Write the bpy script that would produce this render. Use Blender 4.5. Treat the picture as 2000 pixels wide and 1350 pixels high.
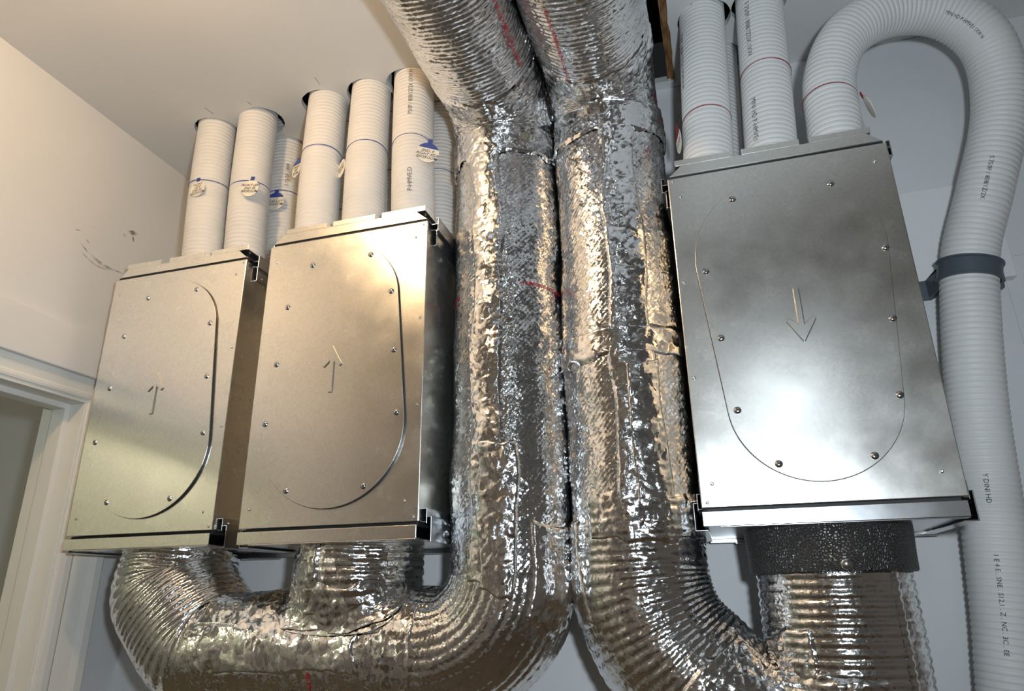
import bpy, math, random
import numpy as np
from mathutils import Matrix, Vector

S = bpy.context.scene
COL = S.collection
for o in list(bpy.data.objects):
    bpy.data.objects.remove(o)

# ------------------------------------------------------------------ camera
YAW, PITCH, ROLL = -0.28712, 0.34681, -0.01442
fw = Vector((math.sin(YAW)*math.cos(PITCH), math.cos(YAW)*math.cos(PITCH), math.sin(PITCH)))
rt = Vector((math.cos(YAW), -math.sin(YAW), 0))
up = rt.cross(fw)
r2 = rt*math.cos(ROLL)+up*math.sin(ROLL)
u2 = -rt*math.sin(ROLL)+up*math.cos(ROLL)
cd = bpy.data.cameras.new('camera')
cd.sensor_fit = 'HORIZONTAL'; cd.sensor_width = 36; cd.lens = 36*1352.9/2000
cd.clip_start = 0.02; cd.clip_end = 50
cam = bpy.data.objects.new('camera', cd); COL.objects.link(cam)
M = Matrix.Identity(4)
for i in range(3):
    M[i][0] = r2[i]; M[i][1] = u2[i]; M[i][2] = -fw[i]
cam.matrix_world = M
S.camera = cam

# ------------------------------------------------------------------ world, lights, exposure
w = bpy.data.worlds.new('world'); S.world = w; w.use_nodes = True
w.node_tree.nodes['Background'].inputs[0].default_value = (.5, .55, .6, 1)
w.node_tree.nodes['Background'].inputs[1].default_value = 0.02
S.view_settings.view_transform = 'Standard'
S.view_settings.look = 'None'
S.view_settings.exposure = 0.0
S.view_settings.gamma = 1.0
S.view_settings.use_curve_mapping = False

FLASH_W, LAMP_W, REAR_W, HALL_W = 35.5, 9.4, 1.1, 6.4
LAMP = (-0.74, 0.41)

def light(name, kind, loc, power, color, size=.1, sizey=None, aim=None):
    d = bpy.data.lights.new(name, kind); d.energy = power; d.color = color
    if kind == 'AREA':
        d.size = size
        if sizey: d.shape = 'RECTANGLE'; d.size_y = sizey
        else: d.shape = 'DISK'
    else:
        d.shadow_soft_size = size
    o = bpy.data.objects.new(name, d); COL.objects.link(o); o.location = loc
    if aim is not None:
        o.rotation_euler = (Vector(aim)-Vector(loc)).to_track_quat('-Z', 'Y').to_euler()
    return o
# the camera's flash, a hand's width to the right of and above the lens
fl = light('camera_flash', 'SPOT', (0.115, -0.02, 0.075), FLASH_W, (.80, .91, 1.0), .028, None, (-.38, 1.0, .60))
fl.data.spot_size = math.radians(152); fl.data.spot_blend = 1.0
# added cool light behind the camera, for the bright spot mirrored in the right box
light('added_rear_light', 'AREA', (0.36, -1.66, 0.92), REAR_W, (.80, .92, 1.0), .26, .16, (0.36, 1.0, 0.80))

# ------------------------------------------------------------------ helpers
BASE = {}
def link(o, parent=None):
    COL.objects.link(o)
    if parent is not None: o.parent = parent
    return o
def thing(name, label, cat, loc, group=None):
    o = bpy.data.objects.new(name, None); COL.objects.link(o)
    o.empty_display_size = .02
    o.location = loc; o['label'] = label; o['category'] = cat
    if group: o['group'] = group
    BASE[o.name] = np.array(loc, float)
    return o
def struct(o):
    o['kind'] = 'structure'; return o
def tag(o, label, cat, group=None):
    o['label'] = label; o['category'] = cat
    if group: o['group'] = group
    return o

def obj(name, me, mats, parent=None, smooth=False, bevel=0, org=None):
    """link a mesh whose vertices are in world space; the origin goes to the parent's base (or org)."""
    if not isinstance(mats, (list, tuple)): mats = [mats]
    for m in mats: me.materials.append(m)
    o = bpy.data.objects.new(name, me)
    b = BASE[parent.name] if parent is not None else (np.array(org, float) if org is not None else np.zeros(3))
    n = len(me.vertices)
    if np.any(b):
        co = np.empty(n*3); me.vertices.foreach_get('co', co)
        co = (co.reshape(-1, 3)-b).ravel(); me.vertices.foreach_set('co', co)
    link(o, parent)
    if parent is None: o.location = b
    BASE[o.name] = b
    if smooth:
        me.polygons.foreach_set('use_smooth', [True]*len(me.polygons))
    if bevel:
        md = o.modifiers.new('bevel', 'BEVEL'); md.width = bevel; md.segments = 2; md.limit_method = 'ANGLE'
        md.angle_limit = math.radians(40)
    me.update()
    return o

class MB:
    def __init__(s): s.v = []; s.f = []; s.m = []
    def add(s, v, f, mi=0):
        k = len(s.v); s.v += [tuple(p) for p in v]
        for q in f: s.f.append(tuple(i+k for i in q)); s.m.append(mi)
        return s
    def box(s, x0, x1, y0, y1, z0, z1, mi=0):
        v = [(x0,y0,z0),(x1,y0,z0),(x1,y1,z0),(x0,y1,z0),(x0,y0,z1),(x1,y0,z1),(x1,y1,z1),(x0,y1,z1)]
        return s.add(v, [(0,3,2,1),(4,5,6,7),(0,1,5,4),(1,2,6,5),(2,3,7,6),(3,0,4,7)], mi)
    def prism(s, out, fn, a, b, mi=0):
        """outline (list of 2-D, counter-clockwise) from depth a to b; fn(p, q, d) -> xyz"""
        n = len(out)
        v = [fn(p, q, a) for p, q in out]+[fn(p, q, b) for p, q in out]
        f = [tuple(range(n)), tuple(range(2*n-1, n-1, -1))]
        f += [(i, i+n, (i+1) % n+n, (i+1) % n) for i in range(n)]
        return s.add(v, f, mi)
    def lathe(s, prof, c, ax='z', n=24, mi=0):
        """prof: list of (r, h) along the axis through c"""
        v = []; f = []
        for r, h in prof:
            for i in range(n):
                a = 2*math.pi*i/n; p, q = r*math.cos(a), r*math.sin(a)
                if ax == 'z': v.append((c[0]+p, c[1]+q, c[2]+h))
                elif ax == 'y': v.append((c[0]+p, c[1]+h, c[2]+q))
                else: v.append((c[0]+h, c[1]+p, c[2]+q))
        for j in range(len(prof)-1):
            for i in range(n):
                k = (i+1) % n
                f.append((j*n+i, j*n+k, (j+1)*n+k, (j+1)*n+i))
        f.append(tuple(range(n-1, -1, -1))); f.append(tuple(range((len(prof)-1)*n, len(prof)*n)))
        return s.add(v, f, mi)
    def mesh(s, name='m'):
        me = bpy.data.meshes.new(name); me.from_pydata(s.v, [], s.f)
        if any(s.m): me.polygons.foreach_set('material_index', s.m)
        import bmesh
        bm = bmesh.new(); bm.from_mesh(me); bmesh.ops.recalc_face_normals(bm, faces=bm.faces); bm.to_mesh(me); bm.free()
        me.update(); return me
    def obj(s, name, mats, parent=None, smooth=False, bevel=0, org=None):
        return obj(name, s.mesh(name), mats, parent, smooth, bevel, org)

def gridmesh(V, closed, name='grid'):
    """V: (n, m, 3) array -> quad mesh; closed wraps the second axis"""
    n, m, _ = V.shape
    mm = m if closed else m-1
    i = np.arange(n-1)[:, None]; j = np.arange(mm)[None, :]
    a = i*m+j; b = i*m+(j+1) % m; c = (i+1)*m+(j+1) % m; d = (i+1)*m+j
    F = np.stack([a, b, c, d], -1).reshape(-1, 4)
    me = bpy.data.meshes.new(name)
    me.vertices.add(n*m); me.vertices.foreach_set('co', V.reshape(-1).astype(np.float32))
    nf = len(F)
    me.loops.add(nf*4); me.loops.foreach_set('vertex_index', F.ravel().astype(np.int32))
    me.polygons.add(nf); me.polygons.foreach_set('loop_start', np.arange(0, nf*4, 4, dtype=np.int32))
    me.polygons.foreach_set('loop_total', np.full(nf, 4, dtype=np.int32))
    me.polygons.foreach_set('use_smooth', np.ones(nf, dtype=bool))
    me.update(calc_edges=True)
    return me

# ---- numpy noise
def _h(ix, iy, seed):
    v = np.sin(ix*127.1+iy*311.7+seed*74.7)*43758.5453
    return v-np.floor(v)
def vnoise(x, y, seed=0):
    ix, iy = np.floor(x), np.floor(y); fx, fy = x-ix, y-iy
    fx = fx*fx*(3-2*fx); fy = fy*fy*(3-2*fy)
    a = _h(ix, iy, seed)*(1-fx)+_h(ix+1, iy, seed)*fx
    b = _h(ix, iy+1, seed)*(1-fx)+_h(ix+1, iy+1, seed)*fx
    return (a*(1-fy)+b*fy)*2-1
def crumple(x, y, seed=0):
    """crumpled-sheet relief: tilted facets meeting in creases"""
    x = x+.45*vnoise(x*.9, y*.9, seed+5); y = y+.45*vnoise(x*.9+7, y*.9+3, seed+6)
    ix, iy = np.floor(x), np.floor(y)
    b1 = np.full(x.shape, 9.); b2 = np.full(x.shape, 9.); h = np.zeros(x.shape)
    for dx in (-1, 0, 1):
        for dy in (-1, 0, 1):
            cx, cy = ix+dx, iy+dy
            px = cx+_h(cx, cy, seed+1); py = cy+_h(cx, cy, seed+2)
            d = (x-px)**2+(y-py)**2
            hh = (x-px)*(_h(cx, cy, seed+3)-.5)+(y-py)*(_h(cx, cy, seed+4)-.5)
            near = d < b1
            b2 = np.where(near, b1, np.minimum(b2, d)); h = np.where(near, hh, h); b1 = np.where(near, d, b1)
    e = np.clip((np.sqrt(b2)-np.sqrt(b1))*3, 0, 1)
    return h*e+.25*e

# ---- swept paths
def fillet(pts, rad, step):
    pts = [np.array(p, float) for p in pts]
    out = [pts[0]]
    def line(a, b):
        n = max(1, int(np.linalg.norm(b-a)/step))
        for i in range(1, n+1): out.append(a+(b-a)*i/n)
    for k in range(1, len(pts)-1):
        p, c, n = pts[k-1], pts[k], pts[k+1]
        d1 = (p-c)/np.linalg.norm(p-c); d2 = (n-c)/np.linalg.norm(n-c)
        ang = math.pi-math.acos(np.clip(d1@d2, -1, 1)); r = rad[k-1]
        if ang < 1e-4:
            line(out[-1], c); continue
        t = r*math.tan(ang/2)
        line(out[-1], c+d1*t)
        bis = (d1+d2)/np.linalg.norm(d1+d2); cen = c+bis*(r/math.cos(ang/2))
        a0 = c+d1*t-cen; ax = np.cross(-d1, d2); ax /= np.linalg.norm(ax)
        m = max(3, int(r*ang/step))
        for i in range(1, m+1):
            q = ang*i/m
            out.append(cen+a0*math.cos(q)+np.cross(ax, a0)*math.sin(q))
    line(out[-1], pts[-1])
    return np.array(out)
def spline(pts, step):
    """Catmull-Rom through pts, resampled evenly"""
    p = np.array(pts, float); p = np.vstack([2*p[0]-p[1], p, 2*p[-1]-p[-2]])
    o = []
    for i in range(1, len(p)-2):
        t = np.linspace(0, 1, 40, endpoint=False)[:, None]
        a, b, c, d = p[i-1], p[i], p[i+1], p[i+2]
        o.append(.5*((2*b)+(c-a)*t+(2*a-5*b+4*c-d)*t**2+(3*b-a-3*c+d)*t**3))
    o = np.vstack(o+[p[-2:-1]])
    L = np.r_[0, np.cumsum(np.linalg.norm(np.diff(o, axis=0), axis=1))]
    s = np.linspace(0, L[-1], int(L[-1]/step)+1)
    return np.stack([np.interp(s, L, o[:, k]) for k in range(3)], 1)
class Path:
    def __init__(s, P, e1=(0, -1, 0)):
        s.P = P; s.s = np.r_[0, np.cumsum(np.linalg.norm(np.diff(P, axis=0), axis=1))]; s.L = s.s[-1]
        T = np.gradient(P, s.s, axis=0); T /= np.linalg.norm(T, axis=1)[:, None]; s.T = T
        E = np.zeros_like(P); e = np.array(e1, float)
        for i in range(len(P)):
            e = e-T[i]*(e@T[i]); e /= np.linalg.norm(e); E[i] = e
        s.e1 = E; s.e2 = np.cross(T, E)
    def it(s, A, q): return np.stack([np.interp(q, s.s, A[:, k]) for k in range(3)], -1)
    def at(s, q, th, r):
        q, th, r = np.broadcast_arrays(q, th, r)
        return s.it(s.P, q)+r[..., None]*(np.cos(th)[..., None]*s.it(s.e1, q)+np.sin(th)[..., None]*s.it(s.e2, q))
    def near(s, p):
        return s.s[np.argmin(np.linalg.norm(s.P-np.array(p), axis=1))]

def text_mesh(body, size, shear=0, bold=0, align='CENTER', space=1.0, leading=1.0):
    c = bpy.data.curves.new('t', 'FONT'); c.body = body; c.size = size; c.shear = shear; c.offset = bold
    c.align_x = align; c.align_y = 'CENTER'; c.resolution_u = 2; c.space_character = space; c.space_line = leading
    o = bpy.data.objects.new('t', c); COL.objects.link(o)
    dg = bpy.context.evaluated_depsgraph_get()
    me = bpy.data.meshes.new_from_object(o.evaluated_get(dg))
    bpy.data.objects.remove(o); bpy.data.curves.remove(c)
    n = len(me.vertices); co = np.empty(n*3); me.vertices.foreach_get('co', co)
    me.materials.clear()
    return me, co.reshape(-1, 3)
def surf_text(name, path, body, s0, th0, R, size, rot, mat, parent, rfun=None, off=.0006, bold=.0, sx=1.0, space=1.0, jit=0):
    """print text on a swept surface; rot in degrees, 0 = reading along the ring"""
    me, co = text_mesh(body, size, 0, bold, 'CENTER', space)
    a = math.radians(rot); x = co[:, 0]*sx; y = co[:, 1]
    da = x*math.cos(a)-y*math.sin(a); ds = x*math.sin(a)+y*math.cos(a)
    s = s0+ds; th = th0+da/R
    r = (rfun(s, th) if rfun else R)+off
    V = path.at(s, th, np.broadcast_to(r, s.shape))
    me.vertices.foreach_set('co', V.ravel())
    return obj(name, me, mat, parent)

# ------------------------------------------------------------------ materials
def mat(name, base, rough=.5, metal=0, spec=.5):
    m = bpy.data.materials.new(name); m.use_nodes = True
    p = m.node_tree.nodes['Principled BSDF']
    p.inputs['Base Color'].default_value = (*base, 1); p.inputs['Roughness'].default_value = rough
    p.inputs['Metallic'].default_value = metal; p.inputs['Specular IOR Level'].default_value = spec
    return m, m.node_tree.nodes, m.node_tree.links, p
def noise(N, L, scale, detail=2, coord='Object', vec=None):
    t = N.new('ShaderNodeTexCoord'); n = N.new('ShaderNodeTexNoise')
    n.inputs['Scale'].default_value = scale; n.inputs['Detail'].default_value = detail
    if vec:
        mp = N.new('ShaderNodeMapping'); mp.inputs['Scale'].default_value = vec
        L.new(t.outputs[coord], mp.inputs[0]); L.new(mp.outputs[0], n.inputs['Vector'])
    else: L.new(t.outputs[coord], n.inputs['Vector'])
    return n
def ramp(N, L, src, p0, c0, p1, c1):
    r = N.new('ShaderNodeValToRGB')
    r.color_ramp.elements[0].position = p0; r.color_ramp.elements[0].color = (*c0, 1)
    r.color_ramp.elements[1].position = p1; r.color_ramp.elements[1].color = (*c1, 1)
    L.new(src, r.inputs[0]); return r
def bump(N, L, src, p, strength, dist):
    b = N.new('ShaderNodeBump'); b.inputs['Strength'].default_value = strength; b.inputs['Distance'].default_value = dist
    L.new(src, b.inputs['Height']); L.new(b.outputs[0], p.inputs['Normal']); return b

def paint(name, c, dirt=.04):
    m, N, L, p = mat(name, c, .62, 0, .3)
    n = noise(N, L, 3.0, 4)
    r = ramp(N, L, n.outputs[0], .3, tuple(x*(1-dirt) for x in c), .7, c)
    L.new(r.outputs[0], p.inputs['Base Color'])
    n2 = noise(N, L, 260, 2); bump(N, L, n2.outputs[0], p, .12, .001)
    return m
M_CEIL = paint('ceiling_paint', (.74, .74, .73))
M_WALL = paint('wall_paint', (.73, .74, .745))
M_TRIM = paint('trim_paint', (.86, .85, .80), .02)
M_FLOOR = paint('floor_dark_wood', (.32, .26, .20), .3)
M_DIM = paint('darkened_wall', (.42, .42, .43))  # unseen right wall, darkened so the right box mirrors less light
M_BOARD = paint('white_board', (.80, .80, .80))

def galvanised(name, base, rough, spangle=.05):
    m, N, L, p = mat(name, base, rough, 1)
    t = N.new('ShaderNodeTexCoord')
    v = N.new('ShaderNodeTexVoronoi'); v.inputs['Scale'].default_value = 330; L.new(t.outputs['Object'], v.inputs['Vector'])
    n = noise(N, L, 5, 2)
    n2 = noise(N, L, 22, 4)
    mx = N.new('ShaderNodeMath'); mx.operation = 'MULTIPLY_ADD'
    sep = N.new('ShaderNodeSeparateColor'); L.new(v.outputs['Color'], sep.inputs[0])
    L.new(sep.outputs[0], mx.inputs[0]); mx.inputs[1].default_value = .5; L.new(n.outputs[0], mx.inputs[2])
    r = ramp(N, L, mx.outputs[0], .3, tuple(b*(1-spangle*2) for b in base), 1.0, tuple(min(1, b*(1+spangle)) for b in base))
    L.new(r.outputs[0], p.inputs['Base Color'])
    rr = N.new('ShaderNodeMapRange'); rr.inputs[1].default_value = .25; rr.inputs[2].default_value = .8
    rr.inputs[3].default_value = rough*.86; rr.inputs[4].default_value = rough*1.18
    L.new(n2.outputs[0], rr.inputs[0]); L.new(rr.outputs[0], p.inputs['Roughness'])
    b = bump(N, L, n2.outputs[0], p, .015, .004)
    return m
M_GALV = galvanised('galvanised_steel', (.88, .865, .82), .26, .045)
M_COVER = galvanised('galvanised_cover', (.885, .87, .83), .25, .045)
M_RAIL = galvanised('rail_steel', (.60, .61, .62), .22, .02)
M_SCREW = mat('screw_steel', (.75, .75, .75), .18, 1)[0]
M_DARK = mat('gap_shade', (.02, .02, .02), .6)[0]  # near-black painted for the shade in gaps, screw slots and joist space

def foil(name, k1, k2, sc1, sc2, rough, base=(.90, .90, .90), stretch=(1, 1, 1)):
    m, N, L, p = mat(name, base, rough, 1)
    t = N.new('ShaderNodeTexCoord')
    mp = N.new('ShaderNodeMapping'); mp.inputs['Scale'].default_value = stretch
    L.new(t.outputs['Object'], mp.inputs[0])
    nz = N.new('ShaderNodeTexNoise'); nz.inputs['Scale'].default_value = 45; L.new(mp.outputs[0], nz.inputs['Vector'])
    ds = N.new('ShaderNodeVectorMath'); ds.operation = 'MULTIPLY_ADD'
    L.new(nz.outputs['Color'], ds.inputs[0]); ds.inputs[1].default_value = (.02, .02, .02); L.new(mp.outputs[0], ds.inputs[2])
    acc = None
    g = N.new('ShaderNodeNewGeometry'); prev = g.outputs['Normal']
    for k, sc in ((k1, sc1), (k2, sc2)):
        v = N.new('ShaderNodeTexVoronoi'); v.inputs['Scale'].default_value = sc; L.new(ds.outputs[0], v.inputs['Vector'])
        c = N.new('ShaderNodeVectorMath'); c.operation = 'SUBTRACT'; L.new(v.outputs['Color'], c.inputs[0]); c.inputs[1].default_value = (.5, .5, .5)
        a = N.new('ShaderNodeVectorMath'); a.operation = 'MULTIPLY_ADD'
        L.new(c.outputs[0], a.inputs[0]); a.inputs[1].default_value = (k, k, k); L.new(prev, a.inputs[2]); prev = a.outputs[0]
    n = N.new('ShaderNodeVectorMath'); n.operation = 'NORMALIZE'; L.new(prev, n.inputs[0])
    b = N.new('ShaderNodeBump'); b.inputs['Strength'].default_value = .25; b.inputs['Distance'].default_value = .002
    n3 = N.new('ShaderNodeTexNoise'); n3.inputs['Scale'].default_value = 160; n3.inputs['Detail'].default_value = 3
    L.new(ds.outputs[0], n3.inputs['Vector']); L.new(n3.outputs[0], b.inputs['Height']); L.new(n.outputs[0], b.inputs['Normal'])
    L.new(b.outputs[0], p.inputs['Normal'])
    return m
M_FOIL = foil('bubble_foil', .22, .10, 190, 70, .13)
M_RIB = foil('ribbed_foil', .17, .07, 210, 70, .13)
M_TAPE = foil('foil_tape', .16, .22, 110, 45, .12, (.93, .93, .93))
M_WRAP = foil('crumpled_foil', .20, .30, 120, 50, .13, (.92, .92, .92))

def plastic(name, c, rough=.45):
    m, N, L, p = mat(name, c, rough, 0, .4)
    n = noise(N, L, 14, 4)
    r = ramp(N, L, n.outputs[0], .25, tuple(x*.93 for x in c), .6, c); L.new(r.outputs[0], p.inputs['Base Color'])
    return m
M_HOSE = plastic('white_hose_plastic', (.77, .765, .75))
M_CLAMP = plastic('grey_plastic', (.085, .105, .125), .4)
M_CARD = plastic('tag_card', (.86, .82, .72), .7)
M_BLUE = mat('blue_strap', (.035, .075, .32), .5)[0]
M_REDS = mat('red_strap', (.30, .012, .02), .5)[0]
M_INK = mat('black_ink', (.012, .012, .015), .6)[0]
M_PRINT = mat('grey_print', (.10, .10, .11), .6)[0]
M_RED = mat('red_print', (.42, .012, .025), .5)[0]
M_RUBBER = mat('black_rubber', (.015, .015, .015), .5)[0]
def wood(name):
    m, N, L, p = mat(name, (.3, .15, .06), .7)
    n = noise(N, L, 30, 5, 'Object', (8, 1, 8)); r = ramp(N, L, n.outputs[0], .3, (.10, .04, .012), .7, (.36, .19, .08))
    L.new(r.outputs[0], p.inputs['Base Color']); bump(N, L, n.outputs[0], p, .5, .003); return m
M_WOOD = wood('cut_wood')
def epp():
    m, N, L, p = mat('black_bead_foam', (.03, .028, .026), .38, 0, .6)
    t = N.new('ShaderNodeTexCoord'); v = N.new('ShaderNodeTexVoronoi'); v.feature = 'DISTANCE_TO_EDGE'; v.inputs['Scale'].default_value = 260
    L.new(t.outputs['Object'], v.inputs['Vector'])
    r = ramp(N, L, v.outputs['Distance'], 0.0, (.012, .011, .010), .12, (.045, .042, .040)); L.new(r.outputs[0], p.inputs['Base Color'])
    mr = N.new('ShaderNodeMapRange'); mr.inputs[1].default_value = 0; mr.inputs[2].default_value = .25; L.new(v.outputs['Distance'], mr.inputs[0])
    bump(N, L, mr.outputs[0], p, .8, .0012); return m
M_EPP = epp()

# ------------------------------------------------------------------ the room
ZC, YB, XL, XR, YR, ZF = 1.045, 1.29, -1.257, 1.35, -1.7, -1.5
HR = .0425                                     # hose radius

# hoses: name key -> bottom axis point, top axis point
def hz(b, t): return (np.array(b), np.array(t))
HOSES = {
 'p1': hz((-1.025, 1.108, .655), (-1.047, 1.113, ZC)),
 'p2': hz((-0.918, 1.108, .655), (-0.935, 1.113, ZC)),
 'p3': hz((-0.905, 1.214, .655), (-0.930, 1.224, ZC)),
 'p4': hz((-1.045, 1.214, .655), (-1.093, 1.224, ZC)),
 'q1': hz((-0.724, 1.073, .64), (-0.749, 1.108, ZC)),
 'q2': hz((-0.618, 1.073, .64), (-0.640, 1.106, ZC)),
 'q3': hz((-0.510, 1.073, .64), (-0.537, 1.103, ZC)),
 'q4': hz((-0.720, 1.185, .64), (-0.745, 1.222, ZC)),
 'q5': hz((-0.612, 1.185, .64), (-0.630, 1.222, ZC)),
 'q6': hz((-0.505, 1.185, .64), (-0.520, 1.222, ZC)),
 'r1': hz((0.0375, 1.070, .64), (0.0640, 1.108, ZC)),
 'r2': hz((0.1390, 1.070, .64), (0.1690, 1.106, ZC)),
 'r4': hz((0.0560, 1.185, .64), (0.0870, 1.228, ZC)),
}
HOLE_OFF = {'q1': (-.010, .002), 'q2': (-.005, .003), 'q3': (-.012, .004), 'p2': (.009, .004), 'p1': (-.002, .002), 'p4': (-.008, .0),
            'r1': (.004, .006), 'r4': (.004, .006)}
# ceiling board with its holes
def ceiling():
    c = bpy.data.curves.new('c', 'CURVE'); c.dimensions = '2D'; c.fill_mode = 'BOTH'; c.extrude = .0065
    def ring(pts):
        sp = c.splines.new('POLY'); sp.points.add(len(pts)-1); sp.use_cyclic_u = True
        for i, (x, y) in enumerate(pts): sp.points[i].co = (x, y, 0, 1)
    ring([(XL-.1, YR-.1), (XR+.1, YR-.1), (XR+.1, YB+.1), (XL-.1, YB+.1)])
    random.seed(3)
    for k, (b, t) in HOSES.items():
        ox, oy = HOLE_OFF.get(k, (0, 0)); R = .0505
        ring([(t[0]+ox+(R+random.uniform(-.0007, .0007))*math.cos(a), t[1]+oy+(R*.96+random.uniform(-.0007, .0007))*math.sin(a)) for a in np.linspace(0, 2*math.pi, 40, endpoint=False)])
    ring([(-.26, .35), (-.012, .35), (-.012, 1.266), (-.26, 1.266)])
    o = bpy.data.objects.new('c', c); COL.objects.link(o)
    me = bpy.data.meshes.new_from_object(o.evaluated_get(bpy.context.evaluated_depsgraph_get()))
    bpy.data.objects.remove(o); me.materials.clear()
    n = len(me.vertices); co = np.empty(n*3); me.vertices.foreach_get('co', co); co = co.reshape(-1, 3); co[:, 2] += ZC+.0065
    me.vertices.foreach_set('co', co.ravel())
    return struct(obj('ceiling', me, M_CEIL))
CEIL = ceiling()
for a_, b_ in (((-1.0201, 1.0365), (-1.0169, 1.0616)), ((-0.9176, 1.0493), (-0.9154, 1.0590)), ((-0.7334, 1.0261), (-0.7338, 1.0490)), ((0.0315, 1.0838), (0.0486, 1.0663))):   # pencil lines beside the holes
    (x0, y0), (x1, y1) = a_, b_; L0 = math.hypot(x1-x0, y1-y0); nx, ny = -(y1-y0)/L0*.0004, (x1-x0)/L0*.0004
    m = MB(); m.prism([(x0-nx, y0-ny), (x1-nx, y1-ny), (x1+nx, y1+ny), (x0+nx, y0+ny)], lambda p, q, d: (p, q, d), ZC-.0004, ZC+.0002)
    m.obj('pencil_mark', M_PRINT, CEIL)
# joist space over the ceiling board, painted near-black for its shade
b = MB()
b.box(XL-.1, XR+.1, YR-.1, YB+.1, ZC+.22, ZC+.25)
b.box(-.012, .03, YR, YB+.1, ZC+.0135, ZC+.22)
struct(b.obj('joist_void', M_DARK))
b = MB()
random.seed(5)
ys = np.linspace(.2, 1.262, 40); L_ = []; R_ = []
for y in ys: L_.append((-.0125+random.uniform(-.0008, .0008), y)); R_.append((.0015+random.uniform(-.002, .0015), y))
b.prism(L_[::-1]+R_, lambda p, q, d: (p, q, d), ZC-.003, ZC+.02)
struct(b.obj('trim_2', M_WOOD))
bits = MB()
for k in range(9):
    x = random.uniform(-.014, .004); y = random.uniform(1.258, 1.274); s = random.uniform(.002, .005)
    bits.add([(x-s, y, ZC-.0005), (x+s, y-.002, ZC-.004), (x+s*.3, y+s, ZC-.0005), (x, y, ZC-.006)], [(0, 1, 2), (0, 3, 1), (1, 3, 2), (2, 3, 0)])
struct(bits.obj('trim_3', M_CEIL))

def seam_wall():
    """back wall of painted boards with hairline joints, each board a panel"""
    base = MB(); base.box(XL-.1, XR+.1, YB+.0016, YB+.06, ZF, ZC+.0)
    o = struct(base.obj('wall_back', M_WALL))
    xs = [XL-.1, .511, XR+.1]; g = .0006
    def panel(x0, x1, z0, z1):
        b = MB(); b.box(x0+g, x1-g, YB, YB+.002, z0+g, z1-g); b.obj('board', M_WALL, o)
    panel(XL-.1, XR+.1, .545, ZC); panel(XL-.1, .511, ZF, .545)
    for z0, z1 in ((ZF, .252), (.252, .302), (.302, .545)): panel(.511, XR+.1, z0, z1)
    return o
seam_wall()
DY0, DY1, DZ = .20, 1.108, .410                     # doorway in the left wall
b = MB()
b.box(XL-.11, XL, YR, DY0, ZF, ZC); b.box(XL-.11, XL, DY1, YB+.06, ZF, ZC); b.box(XL-.11, XL, DY0, DY1, DZ, ZC)
WL = struct(b.obj('wall_left', M_WALL))
b = MB(); b.box(XR, XR+.1, YR, YB, ZF, ZC); struct(b.obj('wall_right', M_DIM))
b = MB(); b.box(XL-.1, XR+.1, YR-.1, YR, ZF, ZC); struct(b.obj('wall_rear', M_WALL))
b = MB(); b.box(-3.6, XR+.1, YR-.1, 2.3, ZF-.05, ZF); struct(b.obj('floor', M_FLOOR))
# hallway beyond the doorway
b = MB(); b.box(-2.85, -2.75, -1.0, 1.75, ZF, 1.0); struct(b.obj('wall_hall', M_WALL))
b = MB(); b.box(-2.85, XL-.11, 1.55, 1.65, ZF, 1.0); struct(b.obj('wall_hall_end', M_WALL))
b = MB(); b.box(-2.85, XL-.11, -1.1, -1.0, ZF, 1.0); struct(b.obj('wall_hall_start', M_WALL))
b = MB(); b.box(-2.85, XL-.11, -1.1, 1.65, .80, .86); struct(b.obj('ceiling_hall', M_CEIL))
light('hall_lamp', 'POINT', (-2.20, -.50, .74), HALL_W, (1.0, .92, .62), .06)
# door jamb, stops and moulded casing
J = MB()
J.box(XL-.112, XL+.002, DY1-.018, DY1, ZF, DZ-.018); J.box(XL-.112, XL+.002, DY0, DY0+.018, ZF, DZ-.018); J.box(XL-.112, XL+.002, DY0, DY1, DZ-.018, DZ)
D1 = struct(J.obj('door_1', M_TRIM, None, False, .0015))
st = MB(); st.box(XL-.07, XL-.035, DY1-.030, DY1-.018, ZF, DZ-.018); st.obj('door_stop', M_TRIM, D1, False, .0015)
st = MB(); st.box(XL-.07, XL-.035, DY0+.018, DY1-.030, DZ-.030, DZ-.018); st.obj('door_stop', M_TRIM, D1, False, .0015)
prof = [(0, 0), (0, .010), (.010, .013), (.022, .0135), (.028, .010), (.060, .016), (.074, .021), (.090, .021), (.094, .018), (.094, 0)]
c = MB(); c.prism(prof, lambda p, q, d: (XL+q, DY1-.010+p, d), ZF, .442); c.obj('casing', M_TRIM, D1)
c = MB(); c.prism(prof, lambda p, q, d: (XL+q*.6, d, DZ-.010+p*.47), DY0-.084, DY1+.084); c.obj('casing', M_TRIM, D1)
c = MB(); c.prism(prof, lambda p, q, d: (XL+q, DY0+.010-p, d), ZF, .442); c.obj('casing', M_TRIM, D1)
# a sheet joint on the left wall above the door
c = MB(); c.box(XL, XL+.024, -.6, YB-.001, .441, .534); c.obj('header_board', M_WALL, WL, False, .002)

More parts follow.
